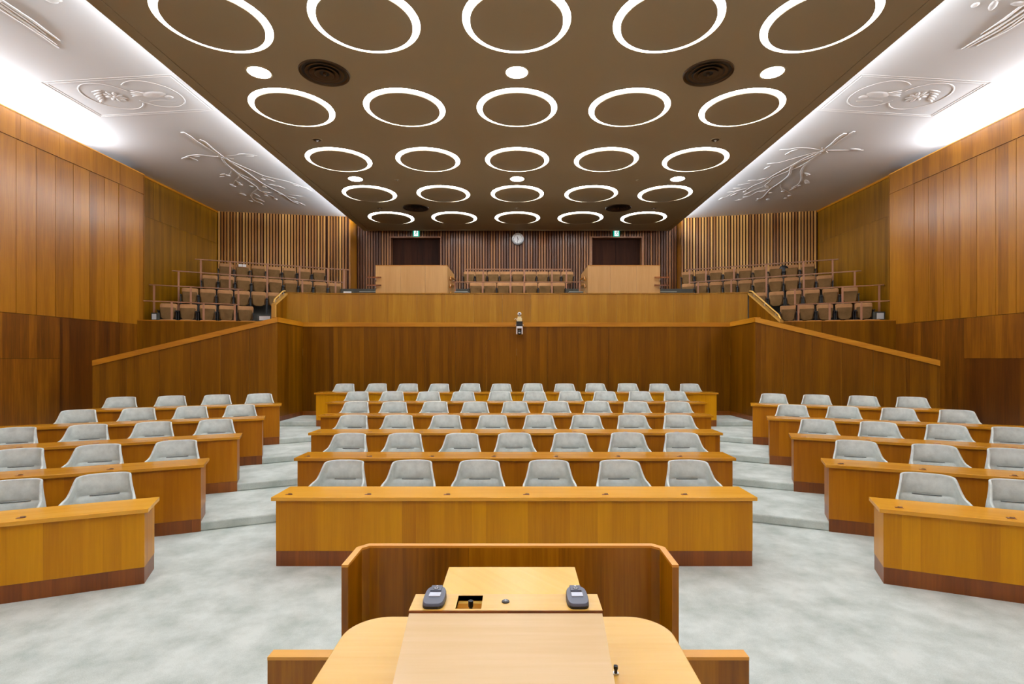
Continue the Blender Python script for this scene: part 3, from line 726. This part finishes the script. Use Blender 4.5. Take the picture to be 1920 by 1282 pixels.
for k, (pxs, _) in enumerate(CP):
    for i, px in enumerate(pxs):
        yb = YK[k]+1.10                      # plane of the backrest
        x = at_y(px, yb); dz = -.035 if (k, i) in LOWS else random.uniform(-.004, .012)
        rz = random.uniform(-.07, .07)
        n = len(pxs)
        pos = ('leftmost' if i == 0 else 'rightmost' if i == n-1 else ORD[i]+' from the left')
        put_chair(x, yb-.29, k*R+dz if dz > 0 else k*R, rz, 'pale grey upholstered chair behind the %s centre desk, %s of %s' % (WHERE_K[k], pos, ['six','seven','eight','nine','ten','twelve'][k]))
SP = {-1: [[197,29],[333,188,40],[406,290,168,33],[452,361,262,149],[487,408,323,229]],
      1: [[1737,1905],[1603,1748,1893],[1532,1645,1772,1895],[1485,1580,1682,1792],[1450,1530,1617,1708]]}
for sgn, nm in ((-1, 'left'), (1, 'right')):
    for k, pxs in enumerate(SP[sgn]):
        c = CORN[k]; D = 1.1
        for i, px in enumerate(pxs):
            kk = (px-VX)/FPX; bx, by = -sgn*(c[0]-sa*D), c[1]+ca*D      # point on the backrest line
            # line: (bx + sgn*ca*t, by - sa*t)
            tt = (kk*by+EX-bx)/(sgn*ca+kk*sa)
            x, y = bx+sgn*ca*tt, by-sa*tt
            rz = -sgn*A+random.uniform(-.07, .07)
            x -= -math.sin(rz)*.29*1; y -= math.cos(rz)*.29
            put_chair(x, y, k*R, rz, 'pale grey chair behind the %s angled desk of the %s block, %s from the aisle' % (['front','second','third','fourth','rearmost'][k], nm, ORD[i]))

# ------------------------------------------------------------------ gallery seats and railings
def rounded(mb, w0, w1, z0, z1, y0, y1, r=.07, lean=0.0, n=5, rb=None):
    rb = r if rb is None else rb; pts = []
    for cx, cz, a0, rr in ((w1-r, z1-r, 0, r), (-w1+r, z1-r, 90, r), (-w0+rb, z0+rb, 180, rb), (w0-rb, z0+rb, 270, rb)):
        for k in range(n+1):
            a = math.radians(a0+90*k/n); pts.append((cx+rr*math.cos(a), cz+rr*math.sin(a)))
    N = len(pts); o = len(mb.v)
    for sc, yy in ((.93, y0), (1.0, y0+.015), (1.0, y1-.015), (.93, y1)):
        for x, z in pts:
            zc = (z0+z1)/2; zz = zc+(z-zc)*sc; mb.v.append((x*sc, yy+lean*(zz-z0), zz))
    for j in range(3):
        for i in range(N): mb.f.append((o+j*N+i, o+j*N+(i+1)%N, o+(j+1)*N+(i+1)%N, o+(j+1)*N+i))
    mb.f.append(tuple(o+i for i in range(N))[::-1]); mb.f.append(tuple(o+3*N+i for i in range(N)))
    return mb
def gallery_proto(label, loc, rz):
    t = thing('gallery_chair', label, 'chair', loc, rz, 'brown folding gallery seats')
    obj('backrest', rounded(MB(), .225, .245, .36, .84, .0, .075, r=.06, lean=.10), M['tan'], t, smooth=True)
    obj('seat_pan', rounded(MB(), .185, .215, .30, .70, -.13, -.02, r=.03, rb=.12, lean=.05), M['pan'], t, smooth=True)
    for s in (-1, 1):
        obj('armrest', MB().box(s*.25-.018, s*.25+.018, -.22, .06, .56, .60).box(s*.25-.012, s*.25+.012, -.12, .05, .05, .56).box(s*.25-.022, s*.25+.022, -.2, .1, 0, .05), M['black'], t)
    return t
gp = None
def put_gseat(x, y, z, rz, label):
    global gp
    if gp is None: gp = gallery_proto(label, (x, y, z), rz); return gp
    return dup_tree(gp, (x, y, z), rz, label)
RIGHT = [((9.02,16.80), (11.15,16.27), 3.53, 5), ((9.30,17.82), (11.32,16.95), 4.12, 5), ((8.87,19.02), (11.31,17.66), 4.72, 6), ((6.86,20.86), (11.10,18.76), 5.31, 10), ((7.05,21.46), (10.99,19.65), 5.89, 9)]
ROWN = ['front', 'second', 'third', 'fourth', 'rearmost']
held = {}
for nm, rows in (('left', SR), ('right', RIGHT)):
    for r, (a, b, zt, n) in enumerate(rows):
        rz = ang(a, b)
        for i in range(n):
            u = i/(n-1); x, y = a[0]+(b[0]-a[0])*u, a[1]+(b[1]-a[1])*u
            side = 'leftmost' if i == 0 else 'rightmost' if i == n-1 else ORD[i]+' from the left'
            s = put_gseat(x, y, zt-.84, rz, 'brown folded seat in the %s row of the %s gallery, %s' % (ROWN[r], nm, side))
            held[(nm, r, i)] = (x, y, zt, rz)
for r, (y, z, pxs) in enumerate(((19.4, 5.11, [892.6, 918.4, 944, 970, 996, 1021.5, 1047.3]), (21.4, 5.86, [880, 902, 925, 948, 970.5, 994.5, 1017, 1040, 1064]))):
    for i, px in enumerate(pxs):
        n = len(pxs); side = 'leftmost' if i == 0 else 'rightmost' if i == n-1 else ORD[i]+' from the left'
        put_gseat(at_y(px, y), y, z-.84+(0.03 if r == 0 else 0.03), 0, 'brown folded seat in the %s row of the central gallery, %s' % (['front', 'rear'][r], side))
def railing(label, a, b, z0, z1, posts, group, zb=None):
    t = thing('gallery_railing', label, 'railing', (a[0], a[1], 0), ang(a, b), group); Lw = dist(a, b)
    zb = z1 if zb is None else zb
    obj('handrail', MB().wedge(-.08, Lw+.08, -.03, .03, z1-.035, z1, zb-.035, zb), M['railwood'], t)
    for u in posts:
        x = u*Lw; obj('post', MB().box(x-.028, x+.028, -.018, .018, z0, z1+(zb-z1)*u-.035), M['postwood'], t)
    return t
# side railings, one in front of each row but the first
RL = [((-11.45,16.08), (-9.25,17.17), 3.25, 4.10, [.27, .62, .98]), ((-11.9,16.98), (-9.6,18.1), 3.25, 4.72, [.02, .42, .97]),
      ((-11.8,17.95), (-6.95,20.6), 3.9, 5.34, [.02, .3, .52, .74, .96]), ((-11.6,18.9), (-6.9,21.1), 4.5, 5.92, [.02, .2, .44, .66, .86, .98])]
for i, (a, b, z0, z1, ps) in enumerate(RL):
    railing('brown handrail on posts in the left gallery, %s counted upwards' % ORD[i], a, b, z0, z1, ps, 'left gallery railings')
    railing('brown handrail on posts in the right gallery, %s counted upwards' % ORD[i], (-b[0], b[1]), (-a[0], a[1]), z0, z1, [1-p for p in ps[::-1]], 'right gallery railings')
def cpost(x0, x1, y, pxs): return [(at_y(p, y)-x0)/(x1-x0) for p in pxs]
xa, xb = at_y(842, 19.0), at_y(1096, 19.0)
railing('long brown handrail on posts in front of the central gallery seats, lower one', (xa, 19.0), (xb, 19.0), 4.3, 5.11, cpost(xa, xb, 19.0, [853, 905, 957, 983, 1035, 1087]), 'central gallery railings')
xa, xb = at_y(875, 21.0), at_y(1067, 21.0)
railing('shorter brown handrail on posts between the two rows of central gallery seats, upper one', (xa, 21.0), (xb, 21.0), 5.03, 5.92, cpost(xa, xb, 21.0, [877, 906, 957.6, 983.5, 1035, 1062]), 'central gallery railings')
# booth-like parapets in front of the doors
def booth(px0, px1, label, inner):
    y = 18.0; x0, x1 = at_y(px0, y), at_y(px1, y); z0, z1 = 4.3, 5.51; Lw = x1-x0
    t = thing('stair_parapet', label, 'parapet', (x0, y, z0), 0, 'pale wood parapets before the doors')
    for i in range(3):
        a, b = ([0, .35, .69, 1] if inner > 0 else [0, .31, .67, 1])[i:i+2]
        obj('panel', MB().box(Lw*a+.003, Lw*b-.003, 0, .05, .2, z1-z0), M['booth'], t)
    obj('base_rail', MB().box(-.01, Lw+.01, -.02, .06, 0, .27), M['cap'], t)
    obj('top_cap', MB().box(0, Lw, -.01, .07, z1-z0, z1-z0+.02), M['cap'], t)
    xs = Lw-.05 if inner > 0 else 0
    sp = obj('side_panel', MB().box(xs, xs+.05, .05, 1.9, 0, z1-z0), M['booth'], t)
    xo = Lw+.06 if inner > 0 else -.06
    for zz in (.35, .62, .88):
        hr = obj('handrail', MB().tube([(xo, .25, zz-.12), (xo, .4, zz), (xo, 1.6, zz+.1)], .03, 8), M['cap'], t, smooth=True)
        for q in (.5, 1.3): obj('bracket', MB().tube([(xo, q, zz+.02), (xo-math.copysign(.07, inner), q, zz-.03)], .012, 6), M['steel'], hr)
    xo = 0 if inner > 0 else Lw
    s = -1 if inner > 0 else 1
    for zz in (.50, .77):
        hr = obj('handrail', MB().box(min(xo-s*.22, xo+s*.28), max(xo-s*.22, xo+s*.28), -.12, -.07, zz, zz+.045), M['plinth'], t)
        obj('bracket', MB().tube([(xo-s*.03, 0, zz-.09), (xo-s*.03, -.09, zz-.07), (xo-s*.03, -.09, zz)], .012, 6), M['steel'], hr)
    return t
booth(704, 839, 'pale wood parapet with handrails before the left door', 1)
booth(1102, 1238, 'pale wood parapet with handrails before the right door', -1)
# grey step boxes beside the parapets and galleries
for px0, px1, y, z, lab in ((674, 704, 18.4, 4.68, 'low dark box with pale top edge left of the left parapet'), (852, 877, 18.6, 4.7, 'low dark box with pale top edge right of the left parapet'),
                            (1067, 1100, 18.6, 4.7, 'low dark box with pale top edge left of the right parapet'), (1238, 1269, 18.4, 4.68, 'low dark box with pale top edge right of the right parapet')):
    xa, xb = at_y(px0, y), at_y(px1, y)
    t = thing('step_box', lab, 'box', ((xa+xb)/2, y, 4.3), 0, 'low boxes beside the pale parapets'); h = (xb-xa)/2
    obj('body', MB().box(-h, h, 0, .3, 0, z-4.3-.03), M['black'], t); obj('top_edge', MB().box(-h, h, -.01, .31, z-4.33, z-4.3), M['paleedge'], t)
def cabinet(px0, px1, py0, py1, y, lab):
    xa, xb = at_y(px0, y), at_y(px1, y); z1 = EZ+(VY-py0)/FPX*y; z0 = EZ+(VY-py1)/FPX*y; h = (xb-xa)/2
    t = thing('outlet_box', lab, 'box', ((xa+xb)/2, y, z0), 0, 'small grey boxes in the galleries')
    obj('body', MB().box(-h, h, 0, .12, 0, z1-z0), M['steel'] if 0 else M['greystep'], t, bev=.01); obj('face_plate', MB().box(-h*.7, h*.7, -.006, 0, (z1-z0)*.15, (z1-z0)*.85), M['paper'], t)
cabinet(1641, 1660, 584, 600, 16.5, 'small grey box at the wall end of the right gallery')
cabinet(283, 295, 586, 601, 16.5, 'small grey box at the wall end of the left gallery')
cabinet(482, 511, 591, 602, 16.9, 'grey stair box beside the left stair balustrade')
cabinet(641, 662, 545, 553, 18.6, 'pale box at the right end of the left gallery rows')
# paper on one seat, a black bag on another
x, y, zt, rz = held[('left', 4, 1)]
p = thing('paper_sign', 'two small white paper notices laid on a brown seat in the left gallery', 'paper', (x, y, zt), rz)
obj('sheet', MB().box(-.13, -.005, -.03, -.02, -.1, .0), M['paper'], p); obj('sheet', MB().box(.005, .13, -.03, -.02, -.1, .0), M['paper'], p)
x, y, zt, rz = held[('right', 4, 6)]
p = thing('bag', 'black rounded bag hanging between seats in the rearmost row of the right gallery', 'bag', (x+.26, y-.1, zt-.3), rz)
obj('body', MB().ell((0, -.05, .12), .17, .08, .17, 0, 14, 8), M['black'], p, smooth=True); obj('strap', MB().tube([(-.06, 0, .25), (0, .02, .34), (.06, 0, .25)], .012, 6), M['black'], p)

# ------------------------------------------------------------------ clock, exit signs, camera
def text_mesh(s, size, mat, parent, loc, name='numeral', ext=.002):
    cu = bpy.data.curves.new(name, 'FONT'); cu.body = s; cu.size = size; cu.align_x = 'CENTER'; cu.align_y = 'CENTER'; cu.extrude = ext; cu.resolution_u = 2
    o = bpy.data.objects.new('tmp', cu); C.objects.link(o)
    dg = bpy.context.evaluated_depsgraph_get(); me = bpy.data.meshes.new_from_object(o.evaluated_get(dg)); bpy.data.objects.remove(o)
    me.name = name; me.materials.clear(); me.materials.append(mat)
    for v in me.vertices: v.co = Vector((v.co.x, -v.co.z, v.co.y))
    return link(name, me, parent, loc)
ck = thing('wall_clock', 'round white wall clock with black numerals on the slatted back wall', 'clock', (at_y(971, 22.4), 22.4, 7.44))
def discY(mb, prof, n=40):
    k = MB().lathe(prof, n); mb.add([(x, -z, y) for x, y, z in k.v], k.f); return mb
obj('case', discY(MB(), [(.001, -.06), (.25, -.06), (.262, -.02), (.262, .03), (.25, .045), (.235, .035), (.001, .03)]), M['steel'], ck, smooth=True)
face = obj('clock_face', discY(MB(), [(.001, .034), (.236, .034)]), M['paper'], ck)
for h in range(1, 13):
    a = math.radians(90-30*h); text_mesh(str(h), .075, M['black'], face, (.185*math.cos(a), -.037, .185*math.sin(a)))
def hand(deg, ln, w_):
    a = math.radians(90-deg); d = Vector((math.cos(a), 0, math.sin(a))); s_ = Vector((-d.z, 0, d.x))*w_
    v = []
    for yy in (-.045, -.041): v += [tuple(Vector((0, yy, 0))-d*.04-s_), tuple(Vector((0, yy, 0))-d*.04+s_), tuple(Vector((0, yy, 0))+d*ln+s_*.4), tuple(Vector((0, yy, 0))+d*ln-s_*.4)]
    obj('clock_hand', MB().add(v, [(0,1,2,3),(7,6,5,4),(0,4,5,1),(1,5,6,2),(2,6,7,3),(3,7,4,0)]), M['black'], ck)
hand(346, .12, .014); hand(186, .17, .010)
for px, nm in ((780, 'left'), (1156, 'right')):
    t = thing('exit_sign', 'lit green and white running-man exit sign above the %s door' % nm, 'sign', (at_y(px, 22.4), 22.4, 7.505+.055), 0, 'exit signs above the doors')
    obj('housing', MB().box(-.135, .135, 0, .07, 0, .29), M['exit_g'], t)
    pl = obj('lit_plate', MB().box(-.085, .085, -.006, 0, .02, .27), M['exit_w'], t)
    fg = MB().ell((.03, -.01, .225), .02, .006, .02)
    for a, b in (((.025,.2),(-.005,.13)),((.02,.19),(.055,.155)),((.055,.155),(.07,.175)),((.02,.19),(-.03,.18)),((-.03,.18),(-.045,.15)),((-.005,.13),(.035,.10)),((.035,.10),(.03,.05)),((-.005,.13),(-.03,.085)),((-.03,.085),(-.065,.075))):
        fg.tube([(a[0], -.012, a[1]), (b[0], -.012, b[1])], .011, 6)
    obj('running_figure', fg, M['figure'], pl)
yc = 15.3; zc = 3.37
t = thing('ptz_camera', 'white pan-and-tilt camera hung on the rail of the lower back wall', 'camera', (at_y(974, yc), yc, zc))
obj('clamp', MB().box(-.09, .09, -.03, .08, -.12, .01).box(-.10, .10, -.05, .12, .0, .02), M['black'], t)
obj('clamp_bolt', MB().ell((-.11, -.02, -.09), .014, .014, .014).ell((.11, -.02, -.09), .014, .014, .014), M['steel'], t)
obj('camera_body', MB().lathe([(.001, -.13), (.085, -.13), (.092, -.15), (.09, -.19), (.001, -.19)], 24, (0, -.09, 0)), M['camwhite'], t, smooth=True)
obj('yoke', MB().box(-.095, -.06, -.14, -.05, -.36, -.17).box(.06, .095, -.14, -.05, -.36, -.17), M['camwhite'], t, bev=.012)
hd = obj('camera_head', MB().ell((0, -.1, -.3), .058, .075, .085, 0, 16, 10), M['black'], t, smooth=True)
obj('lens', MB().lathe([(.001, 0), (.035, 0), (.04, -.02), (.001, -.02)], 16, (0, -.175, -.31)), M['steel'], hd)
t2 = thing('dome_camera', 'small beige box camera with a white ball head standing on the wall rail', 'camera', (at_y(974, yc), yc+.04, zc+.02))
obj('housing', MB().box(-.075, .075, -.05, .07, 0, .10).box(-.055, .055, -.04, .06, .10, .15), M['beige'], t2, bev=.012)
obj('neck', MB().box(-.04, .04, -.02, .04, .15, .17), M['black'], t2)
b = obj('ball_head', MB().ell((0, 0, .225), .06, .06, .055, 0, 18, 12), M['camwhite'], t2, smooth=True)
obj('lens', MB().ell((0, -.05, .225), .024, .018, .024, 0, 12, 8), M['black'], b, smooth=True)
obj('cable', MB().tube([(-.07, .0, .03), (-.11, .0, .1), (-.13, .0, .08), (-.15, .0, .06)], .006, 6), M['paper'], t2)

# ------------------------------------------------------------------ rostrum: enclosure, low walls, table, lectern
struct('floor_rostrum', MB().box(-1.1, 1.1, -1.0, 2.42, 0, .28), M['carpet'], 'low carpeted platform behind the lectern', bev=.01)
t = thing('speaker_enclosure', 'three-sided wooden screen standing around the front of the lectern', 'screen', (0, 2.8, 0))
ox = [(-.815,-.28), (-.815,-.04), (-.765,.015), (.765,.015), (.82,-.04), (.82,-.28)]
ix = [(-.783,-.28), (-.783,-.055), (-.752,-.022), (.752,-.022), (.788,-.055), (.788,-.28)]
names = ['side_panel', 'corner_panel', 'front_panel', 'corner_panel', 'side_panel']
for i in range(5):
    pl = [ox[i], ox[i+1], ix[i+1], ix[i]]
    pnl = obj(names[i], MB().prism(pl, 0, 1.288), M['screen'], t)
    obj('edge_capping', MB().prism(pl, 1.288, 1.30), M['edge'], pnl)
for sgn, nm in ((-1, 'left'), (1, 'right')):
    xa, xb = (.79, 1.125) if sgn > 0 else (-1.135, -.79)
    t = thing('low_screen', 'low wooden screen wall beside the enclosure, %s side' % nm, 'screen', ((xa+xb)/2, 2.47, 0), 0, 'low screens beside the speaker enclosure')
    h = (xb-xa)/2
    obj('panel', MB().box(-h, h, -.03, .03, 0, .885), M['screen'], t); obj('top_capping', MB().box(-h, h, -.032, .032, .885, .9), M['edge'], t)
# table
t = thing('speaker_table', 'light oak table with rounded corners under the lectern', 'table', (0, 1.5, .28))
pts = []
hx, yb, r = .69, .82, .17
for cx, cy, a0 in ((hx-r, yb-r, 0), (-hx+r, yb-r, 90)):
    for k in range(13):
        a = math.radians(a0+90*k/12); pts.append((cx+r*math.cos(a), cy+r*math.sin(a)))
pts += [(-hx, -.75), (hx, -.75)]
ttop = obj('tabletop', MB().prism(pts, .84, .87), M['lect'], t, bev=.003)
obj('front_board', MB().box(-.6, .6, .62, .65, 0, .84), M['screen'], t)
for s in (-1, 1): obj('side_board', MB().box(s*.6-.015, s*.6+.015, -.6, .62, 0, .84), M['screen'], t)
kn = thing('cable_bolt', 'small black and chrome bolt standing on the table right of the lectern', 'fitting', (at_y(1154, 1.9), 1.895, 1.15))
obj('bolt_base', MB().lathe([(.001, 0), (.011, 0), (.011, .006), (.001, .006)], 14), M['steel'], kn); obj('bolt_head', MB().lathe([(.001, .006), (.006, .006), (.006, .018), (.008, .02), (.008, .031), (.001, .033)], 14), M['black'], kn, smooth=True)
# lectern
ZS = EZ-.87
t = thing('lectern', 'light oak table-top lectern with a slanted board and a front shelf', 'lectern', (0, 1.8, 1.15))
zb = ZS-1.15
def lx(px, py, z=ZS): x, y = at_z(px, py, z); return x, y-1.8
xl, xr = -.337, .333; yf, ybk = -.003, .122
hx0, hx1 = lx(857, 1128)[0], lx(904, 1128)[0]; hy0, hy1 = lx(880, 1141)[1], lx(880, 1116)[1]
tk = .02
sh = obj('top_shelf', MB().box(xl, hx0, yf, ybk, zb-tk, zb).box(hx1, xr, yf, ybk, zb-tk, zb).box(hx0, hx1, yf, hy0, zb-tk, zb).box(hx0, hx1, hy1, ybk, zb-tk, zb), M['lect'], t)
pk = obj('pocket', MB().box(hx0-.004, hx1+.004, hy0-.004, hy1+.004, zb-.045, zb-.04).box(hx0-.004, hx0, hy0, hy1, zb-.04, zb-.001).box(hx1, hx1+.004, hy0, hy1, zb-.04, zb-.001).box(hx0, hx1, hy1, hy1+.004, zb-.04, zb-.001).box(hx0, hx1, hy0-.004, hy0, zb-.04, zb-.001), M['lect_front'], t)
kx = lx(882, 1135)[0]
obj('microphone_socket', MB().lathe([(.001, 0), (.012, 0), (.012, .004), (.006, .006), (.006, .028), (.009, .03), (.009, .05), (.001, .052)], 16, (kx, (hy0+hy1)/2-.012, zb-.04)), M['black'], pk, smooth=True)
sx, sy = lx(948, 1128)
sk = obj('socket', MB().lathe([(.001, .004), (.013, .004), (.0145, 0)], 20, (sx, sy, zb)), M['black'], t, smooth=True)
obj('socket_pin', MB().box(sx-.007, sx+.007, sy-.002, sy+.002, zb+.004, zb+.006).box(sx-.002, sx+.002, sy-.006, sy+.007, zb+.004, zb+.006), M['steel'], sk)
obj('edge_strip', MB().box(xl, xr, yf-.003, yf, zb-.022, zb-.001), M['plinth'], t)
obj('front_shelf', MB().box(-.248, .278, ybk, .375, zb-.022, zb-.002), M['lect_front'], t)
b0 = (yf-.004, zb-.008); b1 = (1.38-1.8, (EZ-1.045)-1.15)
bd_ = MB().add([(xl+.002, b0[0], b0[1]), (xr-.002, b0[0], b0[1]), (xr-.002, b1[0], b1[1]), (xl+.002, b1[0], b1[1]),
           (xl+.002, b0[0], b0[1]-.02), (xr-.002, b0[0], b0[1]-.02), (xr-.002, b1[0], b1[1]-.02), (xl+.002, b1[0], b1[1]-.02)],
          [(0,1,2,3),(7,6,5,4),(0,4,5,1),(1,5,6,2),(2,6,7,3),(3,7,4,0)])
obj('slanted_board', bd_, M['lect_board'], t)
for s, x in ((-1, xl+.002), (1, xr-.022)):
    m_ = MB(); vs = []
    for xx in (x, x+.02): vs += [(xx, ybk-.01, 0), (xx, ybk-.01, zb-.021), (xx, yf, zb-.021-.008), (xx, b1[0]+.03, b1[1]-.03), (xx, b1[0]+.03, 0)]
    m_.add(vs, [(0,1,2,3,4), (9,8,7,6,5)]+[(i, (i+1)%5, (i+1)%5+5, i+5) for i in range(5)]); obj('side_board', m_, M['lect'], t)
obj('front_board', MB().box(xl+.022, xr-.022, ybk-.03, ybk-.01, 0, zb-.021), M['lect'], t)
obj('shelf_support', MB().box(-.23, .26, .33, .35, 0, zb-.022), M['lect'], t)
prot = None
for px, nm in ((815.5, 'left'), (1082, 'right')):
    x, y = at_z(px, 1121, ZS+.01)
    lab = 'dark grey microphone unit with a silver label, on the %s end of the lectern shelf' % nm
    if prot is None:
        prot = thing('microphone_unit', lab, 'microphone', (x, y, ZS), 0, 'microphone units on the lectern')
        pts = []
        for i in range(28):
            a = 2*math.pi*i/28; c_, s_ = math.cos(a), math.sin(a)
            pts.append((.039*math.copysign(abs(c_)**.45, c_)*(1-.1*max(0, s_)), .064*math.copysign(abs(s_)**.6, s_)))
        obj('base', MB().prism([(p_[0], p_[1]) for p_ in pts], 0, .009), M['black'], prot)
        cv = MB(); n = len(pts)
        for k_, z_ in ((1.0, .009), (.985, .017), (.93, .022)):
            for p_ in pts: cv.v.append((p_[0]*k_, p_[1]*k_, z_+.004*(p_[1]/.064)))
        for j in range(2):
            for i in range(n): cv.f.append((j*n+i, j*n+(i+1)%n, (j+1)*n+(i+1)%n, (j+1)*n+i))
        cv.f.append(tuple(2*n+i for i in range(n))); cv.f.append(tuple(range(n))[::-1])
        obj('casing', cv, M['micgrey'], prot, smooth=True)
        obj('label_plate', MB().box(-.02, .02, -.014, .016, .021, .0245), M['miclabel'], prot)
        obj('top_plate', MB().box(-.021, .019, .022, .066, .02, .0285), M['micgrey'], prot, bev=.002)
        obj('button', MB().lathe([(.001, .0295), (.010, .0295), (.011, .027)], 20, (-.001, .038, 0)), M['black'], prot, smooth=True)
        obj('button_ring', MB().lathe([(.004, .030), (.007, .030)], 20, (-.001, .038, 0)), M['steel'], prot)
        obj('indicator', MB().box(-.004, .003, .055, .06, .0285, .0295), M['paper'], prot)
    else: dup_tree(prot, (x, y, ZS), 0, lab)
